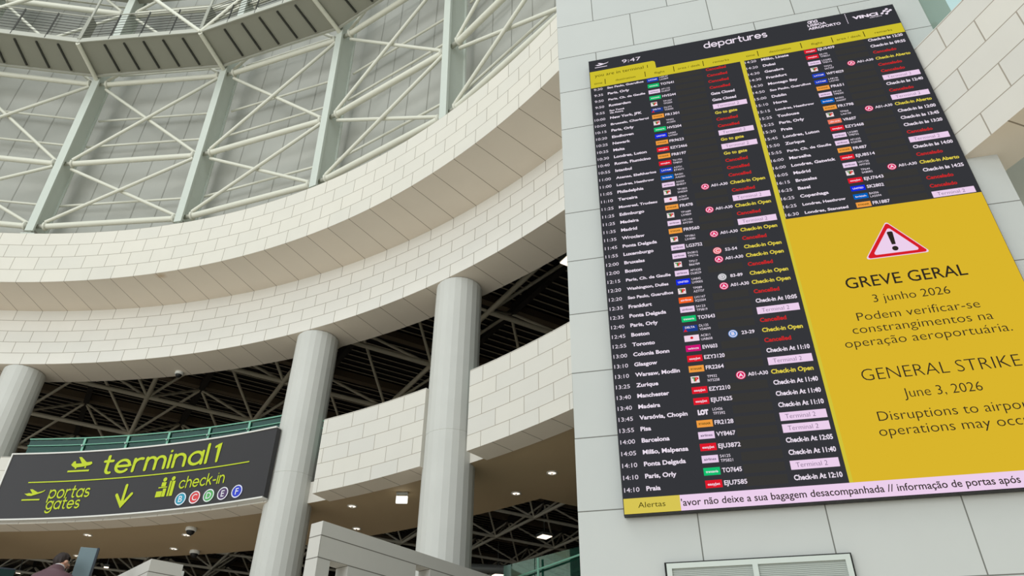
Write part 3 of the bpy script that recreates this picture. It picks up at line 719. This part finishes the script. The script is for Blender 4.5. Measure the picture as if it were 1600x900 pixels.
for v_, f_ in ar: k = len(V); V += v_; F += [tuple(k + i for i in f) for f in f_]
s_geo('arrow', V, F, M_lime)
def sx_(x): return sA(87.8) + x * (sA(86.4) - sA(87.8))
def bx_(x0, z0, x1, z1): return [(sx_(x0), 5.075 + z0 * .4), (sx_(x1), 5.075 + z0 * .4), (sx_(x1), 5.075 + z1 * .4), (sx_(x0), 5.075 + z1 * .4)]
sk = (sA(86.4) - sA(87.8))
s_polys('check_in_pictogram', [bx_(0, 0, .34, .30), bx_(.36, 0, .55, .42), bx_(.06, .46, .56, .52), bx_(.20, .54, .46, .76), poly_disc(sx_(.33), 5.075 + .36, .045, 14), bx_(.66, 0, .76, .80), bx_(.80, 0, .98, .78), poly_disc(sx_(.82), 5.075 + .365, .045, 14)], M_lime)
s_stroke('check_in_lettering', [('check-in', 86.05, 82.3)], 5.215, .15, M_lime, .2)
for L, a, c in (('B', 85.62, (44, 150, 178)), ('C', 84.47, (214, 62, 66)), ('D', 83.32, (84, 168, 92)), ('E', 82.16, (84, 60, 104)), ('F', 81.0, (44, 62, 196))):
    s0 = sA(a); z = 4.985
    dsc = s_polys('area_badge', [poly_disc(s0, z, .132, 28)], mat('badge_' + L.lower(), c, 0.5), .008)
    v_, f_ = stroke_poly([(s0 + .118 * math.cos(j * pi / 16), z + .118 * math.sin(j * pi / 16)) for j in range(33)], .02)
    vs, fs, x0, x1 = text_geo(L, .004); k = len(v_); sc = .125 / CAP
    v_ = v_ + [(s0 + (x - (x0 + x1) / 2) * sc, z - .0625 + y * sc) for x, y in vs]; f_ = f_ + [tuple(k + i for i in f) for f in fs]
    s_geo('badge_lettering', v_, f_, M_slet, .014, dsc)

# ------------------------------------------------------------------ glass railings on the gallery
def railing(a0, a1, label, zt=6.84, posts=None):
    t = thing('glass_railing', P(17.42, (a0 + a1) / 2, 6.2), label, 'railing', 'glass railings on the gallery')
    n = max(2, int((a1 - a0) / 1.5)); mb = MB()
    for i in range(n):
        b0 = a0 + (a1 - a0) * i / n; b1 = a0 + (a1 - a0) * (i + 1) / n
        for R in (17.42, 17.435): mb.face([P(R, b0, 5.7), P(R, b1, 5.7), P(R, b1, zt), P(R, b0, zt)], M_glass)
    mb.build('glass_panel', t)
    for z, r in ((zt + .02, .016), (zt - .14, .012)):
        mb = MB()
        for i in range(n): mb.tube(P(17.40, a0 + (a1 - a0) * i / n, z), P(17.40, a0 + (a1 - a0) * (i + 1) / n, z), r, M_rail, 8)
        mb.build('handrail', t)
    for a in posts or [a0 + (a1 - a0) * (k + .5) / 4 for k in range(4)]:
        mb = MB(); p = P(17.39, a, 5.6); mb.bar(p, p + Vector((0, 0, zt - 5.6)), 0.05, 0.012, M_rail, upv=axes(a)[0]); mb.tube(p + Vector((0, 0, zt - 5.78)), p + Vector((0, 0, zt - 5.78)) - axes(a)[0] * .05, .02, M_steel, 8); mb.build('post', t)
    return t
railing(79.2, 101.4, 'green glass railing with pale handrail above the black terminal sign', posts=[83.3, 86.7, 90.1, 93.5, 97.0])
railing(66.2, 77.6, 'green glass railing between the two stone columns right of the terminal sign', zt=6.5, posts=[67.0, 70.9, 76.5])
railing(46, 64.8, 'green glass railing left of the tall departures board wall', zt=6.5, posts=[60.9, 63.6])
t = thing('glass_railing', W(4.0, 6.9, 6.2), 'frameless glass railing on the stone gallery right of the departures board', 'railing', 'glass railings on the gallery')
mb = MB()
M_clear = glass('clear_glass_right', (236, 246, 244), 0.04); M_clear.node_tree.nodes['Mix Shader.001'].inputs[0].default_value = 0.03
for i in range(10):
    b0, b1 = 20 + 2.55 * i, 20 + 2.55 * (i + 1)
    for R in (17.1, 17.112): mb.face([P(R, b0, 6.2), P(R, b1, 6.2), P(R, b1, 7.2), P(R, b0, 7.2)], M_clear)
mb.build('glass_panel', t)
mb = MB()
for i in range(10): mb.bar(P(17.0, 20 + 2.55 * i, 6.235), P(17.0, 20 + 2.55 * (i + 1), 6.235), 0.05, 0.05, mat('green_glass_edge', (110, 175, 165), 0.3) if i == 0 else bpy.data.materials['green_glass_edge'])
mb.build('base_channel', t)

# ------------------------------------------------------------------ downlights, cameras, lamps
def downlight(p, label, r=0.07):
    t = thing('downlight', p, label, 'ceiling light', 'recessed downlights in the gallery ceiling')
    mb = MB(); mb.lathe([(r * 1.35, 0), (r * 1.35, -.012), (r * 1.05, -.016), (r, 0.0), (r * .8, .0)], p, M_white, 20); mb.build('trim_ring', t)
    mb = MB(); mb.lathe([(0, -.006), (r * .55, -.008), (r * .98, -.004)], p, M_lamp, 16); mb.build('lamp', t)
    mb = MB(); mb.bar(p + Vector((-.012, 0, -.018)), p + Vector((.012, 0, -.018)), .02, .012, M_black); mb.build('baffle', t)
for p, l in (((-12.74, 13.60), 'round downlight below the portas gates lettering of the terminal sign'),
             ((-10.63, 14.04), 'round downlight beside the upper dome camera under the terminal sign'),
             ((-11.52, 14.91), 'round downlight between the white guard wall corner and the two dome cameras'),
             ((-14.11, 14.96), 'round downlight touching the left edge of the blue grey kiosk panel'),
             ((-6.37, 13.06), 'round downlight in the brown ceiling left of the lit exit box'),
             ((-6.85, 14.39), 'round downlight just above the slope of the pale stone guard wall'),
             ((-3.11, 13.04), 'round downlight nearest the angled back edge of the brown ceiling, right of the near column'),
             ((-2.27, 12.18), 'round downlight closest to the departures board wall')):
    downlight(W(p[0], p[1], 4.775), l)
def dome(p, label, r=0.10):
    t = thing('dome_camera', p, label, 'security camera', 'dome cameras')
    mb = MB(); mb.lathe([(r * 1.1, 0), (r * 1.15, -.05), (r, -.07), (r * .9, -.07), (0, -.07)], p, M_white, 20); mb.build('housing', t)
    mb = MB(); q = p + Vector((0, 0, -.07)); mb.lathe([(r * .85 * math.cos(k * pi / 12), -r * .85 * math.sin(k * pi / 12)) for k in range(7)], q, M_black, 20); mb.build('lens_dome', t)
dome(W(-10.24, 13.63, 4.775), 'white dome camera just under the right half of the terminal sign')
dome(W(-11.15, 15.17, 4.775), 'white dome camera further back, lower of the pair under the sign')
dome(P(17.6, 91.4, 8.53), 'dome camera at the edge of the high stone ring above the sign', r=0.085)
# lit exit box
p = W(-5.15, 12.55, 4.775); t = thing('exit_light', p, 'small glowing white exit light box hung from the brown ceiling', 'emergency light')
ax_ = (Vector((.97, .23, 0)), Vector((-.23, .97, 0)), Vector((0, 0, 1)))
mb = MB(); mb.box(p + Vector((0, 0, -.02)), (.21, .08, .03), M_steel, ax_); mb.tube(p + ax_[0] * .1, p + ax_[0] * .1 + Vector((0, 0, -.08)), .008, M_steel); mb.tube(p - ax_[0] * .1, p - ax_[0] * .1 + Vector((0, 0, -.08)), .008, M_steel); mb.build('bracket', t)
mb = MB(); mb.box(p + Vector((0, 0, -.14)), (.21, .05, .13), M_lampcool, ax_); mb.build('light_panel', t, bevel=.006)
# square roof lamps in the hall
def hall_lamp(p, sz, label):
    t = thing('roof_lamp', p, label, 'lamp', 'square lamps under the hall roof')
    mb = MB(); mb.box(p + Vector((0, 0, .06)), (sz * 1.15, sz * 1.15, .12), M_steel, (e1, e2, Vector((0, 0, 1)))); mb.tube(p + Vector((0, 0, .1)), Vector((p.x, p.y, ZD + EYE)), .02, M_steel); mb.build('housing', t)
    mb = MB(); mb.box(p + Vector((0, 0, -.012)), (sz, sz, .02), M_lamp, (e1, e2, Vector((0, 0, 1)))); mb.build('diffuser', t)
hall_lamp(W(-6.2, 31.2, 9.45), .46, 'glowing square lamp amid dark roof struts right of the near column')
hall_lamp(W(-9.7, 36.9, 9.45), .45, 'small bright lamp low beside the glass screen at the foot of the near column')
hall_lamp(W(-1.86, 12.47, 9.5), .26, 'bright lamp high up against the left edge of the board wall')

hall_lamp(W(-28.1, 31.8, 9.5), .2, 'small bright lamp right of the foot of the blue grey kiosk panel')
hall_lamp(W(-33.2, 31.8, 9.5), .2, 'small bright lamp at the bottom left corner, left of the person')
# ------------------------------------------------------------------ louvred vent below the board
vent = thing('vent_grille', (0.38, 5.49, 0.2), 'pale framed double mesh vent grille set in the wall under the board', 'vent')
M_mesh = mat('vent_mesh_grey', (152, 158, 152), 0.6, noise=0.12, scale=160); M_vfr = mat('vent_frame_paint', (196, 203, 196), 0.5); M_gap = mat('vent_shadow_gap', (30, 30, 28), 0.8)
vx0, vx1, vz0, vz1 = -.222, .985, 0.2, 1.415 + EYE
mb = MB(); mb.box(((vx0 + vx1) / 2, 5.505, (vz0 + vz1) / 2), (vx1 - vx0 + .03, .03, vz1 - vz0 + .03), M_gap); mb.build('reveal', vent)
mb = MB()
for x0, x1 in ((vx0, vx0 + .035), (.352, .388), (vx1 - .035, vx1)): mb.box(((x0 + x1) / 2, 5.475, (vz0 + vz1) / 2), (x1 - x0, .03, vz1 - vz0), M_vfr)
for z0, z1 in ((vz1 - .035, vz1), (vz0, vz0 + .035)): mb.box(((vx0 + vx1) / 2, 5.4755, (z0 + z1) / 2), (vx1 - vx0, .03, z1 - z0), M_vfr)
mb.build('frame', vent)
for x0, x1 in ((vx0 + .035, .352), (.388, vx1 - .035)):
    mb = MB(); mb.box(((x0 + x1) / 2, 5.481, (vz0 + vz1) / 2), (x1 - x0, .006, vz1 - vz0 - .07), M_mesh)
    k = 0
    while vz0 + .05 + k * .012 < vz1 - .05: mb.box(((x0 + x1) / 2, 5.4765, vz0 + .05 + k * .012), (x1 - x0, .004, .003), M_vfr); k += 1
    mb.build('mesh_panel', vent)

# ------------------------------------------------------------------ stone guard walls on the ramp
def guard_wall(name, corner, d, length, th, top, base, label, slots, cat='wall'):
    """a coursed stone guard wall: corner = near corner, d = direction of the long face, th to the left of it"""
    dx = Vector((d[0], d[1], 0)).normalized(); nx = Vector((-dx.y, dx.x, 0))
    c0 = W(corner[0], corner[1], 0); c0.z = 0; mb = MB()
    def pt(s, t, z): return c0 + dx * s + nx * t + Vector((0, 0, z))
    def quad(ps, uvs): mb.face(ps, M_guard, uvs)
    def block(s0, s1, z0, z1, ends=True):
        for t, sg in ((0, 1), (th, -1)): quad([pt(s0, t, z0), pt(s1, t, z0), pt(s1, t, z1), pt(s0, t, z1)], [(s0, top - z0), (s1, top - z0), (s1, top - z1), (s0, top - z1)])
        quad([pt(s0, 0, z1), pt(s1, 0, z1), pt(s1, th, z1), pt(s0, th, z1)], [(s0 + 9, .1)] * 4)
        quad([pt(s0, 0, z0), pt(s1, 0, z0), pt(s1, th, z0), pt(s0, th, z0)], [(s0 + 9, .1)] * 4)
        for s in (s0, s1): quad([pt(s, 0, z0), pt(s, th, z0), pt(s, th, z1), pt(s, 0, z1)], [(20, top - z0), (20 + th, top - z0), (20 + th, top - z1), (20, top - z1)])
    zc = top
    if slots:
        (a0, a1), (b0, b1) = slots
        block(0, length, top - .155, top)
        block(0, b0, top - .39, top - .155); block(b1, length, top - .39, top - .155)
        block(0, a0, base, top - .39); block(a1, b0, base, top - .39); block(b1, length, base, top - .39)
        block(a0, a1, base, top - 1.1); block(b0, b1, base, top - 1.1)
    else: block(0, length, base, top)
    o = mb.build(name); return tag(o, label, cat, 'stone guard walls')
TOP = 2.6 + EYE
guard_wall('stone_guard_wall', (-3.982, 7.498), (.414, .910), 3.2, .20, TOP, LEVEL, 'pale stone guard wall with square slots, foreground between the two right columns', [(.176, .434), (1.49, 1.74)])
guard_wall('stone_guard_wall', (-6.832, 8.465), (-.835, .55), 1.6, -.42, TOP, LEVEL, 'white stone guard wall corner right of the blue grey kiosk panel', None)
d_ = Vector((-.835, .55, 0)).normalized(); mb = MB()
o_ = Vector((-6.832, 8.465, 0)) + d_ * .62 + Vector((d_.y, -d_.x, 0)) * -.0
mb.box(o_ + Vector((d_.y, -d_.x, 0)) * .52 + d_ * .1 + Vector((0, 0, (LEVEL + TOP + .03) / 2)), (.6, .18, TOP + .03 - LEVEL), M_white, (d_, Vector((-d_.y, d_.x, 0)), Vector((0, 0, 1))))
tag(mb.build('white_cabinet', bevel=.01), 'white cabinet top just behind the white stone guard wall corner', 'cabinet')
# platform they stand on
mb = MB(); pl = [W(-12.5, 5.8, .8), W(-5.2, 5.8, .8), W(-3.6, 7.2, .8), W(-1.4, 11.6, .8), W(-3.2, 11.6, .8)] + [P(15.95, a, .8) for a in range(66, 116, 6)]
mb.face(pl, M_floor); dn = Vector((0, 0, -.3)); mb.face([p + dn for p in pl], M_plain)
for a, b in zip(pl, pl[1:] + pl[:1]): mb.face([a, b, b + dn, a + dn], M_plain)
struct(mb.build('floor_platform'))

# blue grey kiosk panel
KX, KY = -7.60, 8.21
k = thing('kiosk_panel', W(KX, KY, .8), 'tall blue grey free standing panel right of the person in maroon', 'kiosk')
M_kb = mat('blue_grey_panel', (112, 130, 136), 0.45); M_kd = mat('kiosk_dark_edge', (38, 46, 56), 0.5)
ax_ = (Vector((.86, .51, 0)).normalized(), Vector((-.51, .86, 0)).normalized(), Vector((0, 0, 1)))
mb = MB(); mb.box(W(KX, KY, (.8 + 2.71) / 2 + .02), (.20, .035, 1.87), M_kb, ax_); mb.build('panel', k, bevel=.004)
mb = MB(); mb.box(W(KX, KY, .83) , (.36, .24, .06), M_kd, ax_); mb.build('base', k)
mb = MB(); mb.box(W(KX, KY, (.8 + 2.71) / 2 + .02) + ax_[0] * .11, (.022, .045, 1.88), M_kd, ax_); mb.build('edge', k)

# glass screen across the hall, seen right of the near column
g = thing('glass_screen', W(-2.5, 13.2, .8), 'green glass screen with steel post at the foot of the board wall', 'glass screen')
A, B = W(-3.45, 13.55, .8), W(-1.5, 12.38, .8); nG = (B - A).cross(Vector((0, 0, 1))).normalized()
M_g2 = glass('green_screen_glass', (120, 190, 175), 0.22)
for f0, f1 in ((0, .335), (.345, 1)):
    mb = MB(); p, q = A.lerp(B, f0), A.lerp(B, f1)
    for s in (0, .012): mb.face([p + nG * s, q + nG * s, q + nG * s + Vector((0, 0, 2.82)), p + nG * s + Vector((0, 0, 2.82))], M_g2)
    mb.build('glass_panel', g)
mb = MB(); p = A.lerp(B, .40) + nG * .07; mb.tube(p, p + Vector((0, 0, 2.78)), .022, M_rail, 10); mb.build('post', g)
mb = MB(); mb.tube(A + Vector((0, 0, 2.52)) + nG * .07, B + Vector((0, 0, 2.70)) + nG * .07, .018, M_rail, 8); mb.build('handrail', g)
# round air duct crossing the hall
mb = MB(); mb.tube(W(-9.5, 25.6, 7.0), W(-5.3, 27.2, 7.0), .16, M_steel, 16); tag(mb.build('air_duct'), 'grey round duct crossing the dark hall behind the near column', 'duct')

# ------------------------------------------------------------------ the person in the maroon jacket
M_skin = mat('skin', (196, 150, 128), 0.55); M_hair = mat('dark_brown_hair', (38, 26, 22), 0.6, noise=0.3, scale=60); M_jkt = mat('maroon_quilted_jacket', (88, 58, 66), 0.45, noise=0.12, scale=30)
M_trs = mat('dark_trousers', (44, 44, 52), 0.8); M_shoe = mat('dark_shoes', (30, 26, 24), 0.5); M_shirt = mat('pale_shirt_collar', (206, 204, 204), 0.7)
base = W(-7.60, 7.70, .8); Fd = Vector((-.36, .93, 0)).normalized(); Rt = Vector((Fd.y, -Fd.x, 0))
def L3(x, y, z): return base + Rt * (x * .92 + .03) + Fd * y + Vector((0, 0, z * 1.03))
def skinned(name, chains, m, parent=None, level=2):
    """grow one smooth surface on chains of (x, y, z, radius); shared points join"""
    vs, rs, es = [], [], []; idx = {}
    for ch in chains:
        prev = None
        for x, y, z, rr in ch:
            k = (round(x, 3), round(y, 3), round(z, 3))
            if k not in idx: idx[k] = len(vs); vs.append(L3(x, y, z)); rs.append(rr)
            if prev is not None and prev != idx[k]: es.append((prev, idx[k]))
            prev = idx[k]
    me = bpy.data.meshes.new(name); o = bpy.data.objects.new(name, me); me.from_pydata([tuple(v) for v in vs], es, []); col.objects.link(o)
    sk = o.modifiers.new('skin', 'SKIN'); sk.use_smooth_shade = True
    if not me.skin_vertices: me.skin_vertices.new() if hasattr(me.skin_vertices, 'new') else None
    for i, rr in enumerate(rs):
        q = rr if isinstance(rr, tuple) else (rr, rr); me.skin_vertices[0].data[i].radius = q; me.skin_vertices[0].data[i].use_root = (i == 0)
    sb = o.modifiers.new('sub', 'SUBSURF'); sb.levels = level; sb.render_levels = level
    bpy.context.view_layer.update()
    m2 = bpy.data.meshes.new_from_object(o.evaluated_get(bpy.context.evaluated_depsgraph_get()))
    bpy.data.objects.remove(o); bpy.data.meshes.remove(me); m2.name = name
    off = parent_loc(parent) if parent else base
    m2.transform(Matrix.Translation(-off)); m2.materials.clear(); m2.materials.append(m)
    for p in m2.polygons: p.use_smooth = True; p.material_index = 0
    o = bpy.data.objects.new(name, m2); col.objects.link(o)
    if parent: o.parent = parent
    else: o.location = off
    return o
PEL = (0, 0, .94, .125); CH = (0, .05, 1.22, .13); NB = (.0, .14, 1.49, .07); NK = (.0, .19, 1.545, .058); HD = (-.01, .225, 1.60, .080); CR = (-.005, .245, 1.65, .074); JW_ = (.035, .285, 1.565, .048)
chains = [[PEL, CH, NB, NK, HD, CR], [HD, JW_]]
for sx in (-1, 1):
    SH = (.17 * sx, .10, 1.40, .055); EL = (.27 * sx, .20, 1.16, .043); WR = (.20 * sx + .10, .31, 1.22, .028); PM = (.18 * sx + .11, .38, 1.24, .034)
    chains += [[CH, (.07 * sx, .10, 1.42, .065), SH, EL, WR, PM]]
    for k, (dx, ln) in enumerate(((-.030, .070), (-.010, .082), (.010, .077), (.029, .060))):
        chains += [[PM, (PM[0] + dx, PM[1] + .045, PM[2], .010), (PM[0] + dx, PM[1] + .045 + ln * .55, PM[2] - .008, .009), (PM[0] + dx, PM[1] + .045 + ln, PM[2] - .028, .007)]]
    chains += [[PM, (PM[0] - .035 * sx, PM[1] + .005, PM[2] - .01, .012), (PM[0] - .055 * sx, PM[1] + .035, PM[2] - .022, .009)]]
    chains += [[PEL, (.095 * sx, 0, .88, .085), (.11 * sx, .03, .48, .055), (.115 * sx, -.01, .09, .038), (.125 * sx, .13, .04, .035)]]
person = skinned('person', chains, M_skin)
tag(person, 'person in a maroon jacket, back turned, leaning over beside the blue grey panel', 'person')
# jacket, trousers, hair, shoes
ch = [[(0, .0, .86, (.175, .14)), (0, .02, 1.02, (.18, .145)), (0, .06, 1.26, (.20, .155)), (0, .09, 1.42, (.17, .125)), (.0, .13, 1.50, (.10, .09)), (.0, .155, 1.535, (.085, .08))]]
for sx in (-1, 1):
    ch += [[(0, .06, 1.26, (.20, .155)), (.15 * sx, .09, 1.41, .105), (.225 * sx, .12, 1.36, .095), (.285 * sx, .20, 1.16, .072), (.215 * sx + .09, .27, 1.21, .052)]]
jk = skinned('jacket', ch, M_jkt, person)
mb = MB(); c = L3(.0, .165, 1.545); mb.lathe([(.060, -.03), (.064, -.012), (.062, .004), (.056, .010), (.052, .0)], c, M_shirt, 20, axis=Vector((0, 0, 1)) + Fd * .35); mb.build('shirt_collar', person)
tr = [[(0, 0, .95, (.15, .125)), (0, 0, .88, (.15, .12))]]
for sx in (-1, 1): tr += [[(0, 0, .88, (.15, .12)), (.10 * sx, 0, .80, .105), (.112 * sx, .03, .48, .078), (.118 * sx, -.01, .10, .062)]]
skinned('trousers', tr, M_trs, person)
mb = MB(); hc = L3(-.01, .23, 1.625); fdir = (Fd * .75 + Rt * .65).normalized(); sd = Vector((fdir.y, -fdir.x, 0)); NU, NV = 24, 14
def hp(i, j):
    th = pi * j / NV; ph = 2 * pi * i / NU; d = Vector((math.sin(th) * math.cos(ph), math.sin(th) * math.sin(ph), math.cos(th)))
    k = 1 + .03 * math.sin(7 * ph) * math.sin(th) + .02 * math.sin(13 * ph + 3 * th)
    return d, hc + (fdir * d.x * .102 + sd * d.y * .086 + Vector((0, 0, 1)) * d.z * .100) * k - fdir * .008
for i in range(NU):
    for j in range(NV):
        q = [hp(i, j), hp(i + 1, j), hp(i + 1, j + 1), hp(i, j + 1)]; c = sum((x[0] for x in q), Vector((0, 0, 0))) / 4
        if (c.x > .25 and c.z < .38) or c.z < -.62 or (c.x > -.15 and c.z < -.25): continue
        mb.face([x[1] for x in q], M_hair, smooth=True)
mb.build('hair', person)
for sx in (-1, 1):
    mb = MB(); mb.lathe([(0, -.02), (.016, -.016), (.024, 0), (.02, .02), (0, .026)], hc + sd * (.084 * sx) + Vector((0, 0, -.025)), M_skin, 10, axis=sd * sx + Vector((0, 0, .3))); mb.build('ear', person)
    skinned('shoe', [[(.118 * sx, -.05, .045, .045), (.12 * sx, .05, .045, .047), (.126 * sx, .17, .035, .038)]], M_shoe, person)
mb = MB(); n0 = hc + fdir * .082 + Vector((0, 0, -.03)); mb.lathe([(.016, -.03), (.015, 0), (.009, .018), (0, .024)], n0, M_skin, 8, axis=fdir - Vector((0, 0, .4))); mb.build('nose', person)
for sx in (-1, 1):
    mb = MB(); mb.lathe([(0, -.008), (.009, -.004), (.009, .004), (0, .009)], hc + fdir * .080 + sd * (.03 * sx) + Vector((0, 0, .0)), M_black, 8, axis=fdir); mb.build('eye', person)
mb = MB(); mb.bar(hc + fdir * .085 - sd * .025 + Vector((0, 0, -.062)), hc + fdir * .085 + sd * .025 + Vector((0, 0, -.062)), .012, .007, mat('lips', (150, 84, 80), 0.5)); mb.build('mouth', person)
M_gd = glass('dark_green_glass', (44, 66, 62), 0.02)
# green glass guards of the ramp either side of the person
for (x0, y0), (x1, y1), z, lab in (((-8.62, 7.55), (-8.25, 7.85), 2.38, 'dark green glass guard panel left of the person in maroon'), ((-7.40, 8.62), (-7.0, 8.95), 2.36, 'dark green glass guard panel between the kiosk panel and the white guard wall')):
    t = thing('glass_guard', W((x0 + x1) / 2, (y0 + y1) / 2, .8), lab, 'glass guard'); A, B = W(x0, y0, .8), W(x1, y1, .8); nn = (B - A).cross(Vector((0, 0, 1))).normalized()
    mb = MB()
    for q in (0, .015): mb.face([A + nn * q, B + nn * q, B + nn * q + Vector((0, 0, z - .8)), A + nn * q + Vector((0, 0, z - .8))], M_gd)
    mb.build('glass_panel', t); mb = MB(); mb.bar(A + Vector((0, 0, z - .8)), B + Vector((0, 0, z - .8)), .03, .02, M_kd); mb.build('top_rail', t)
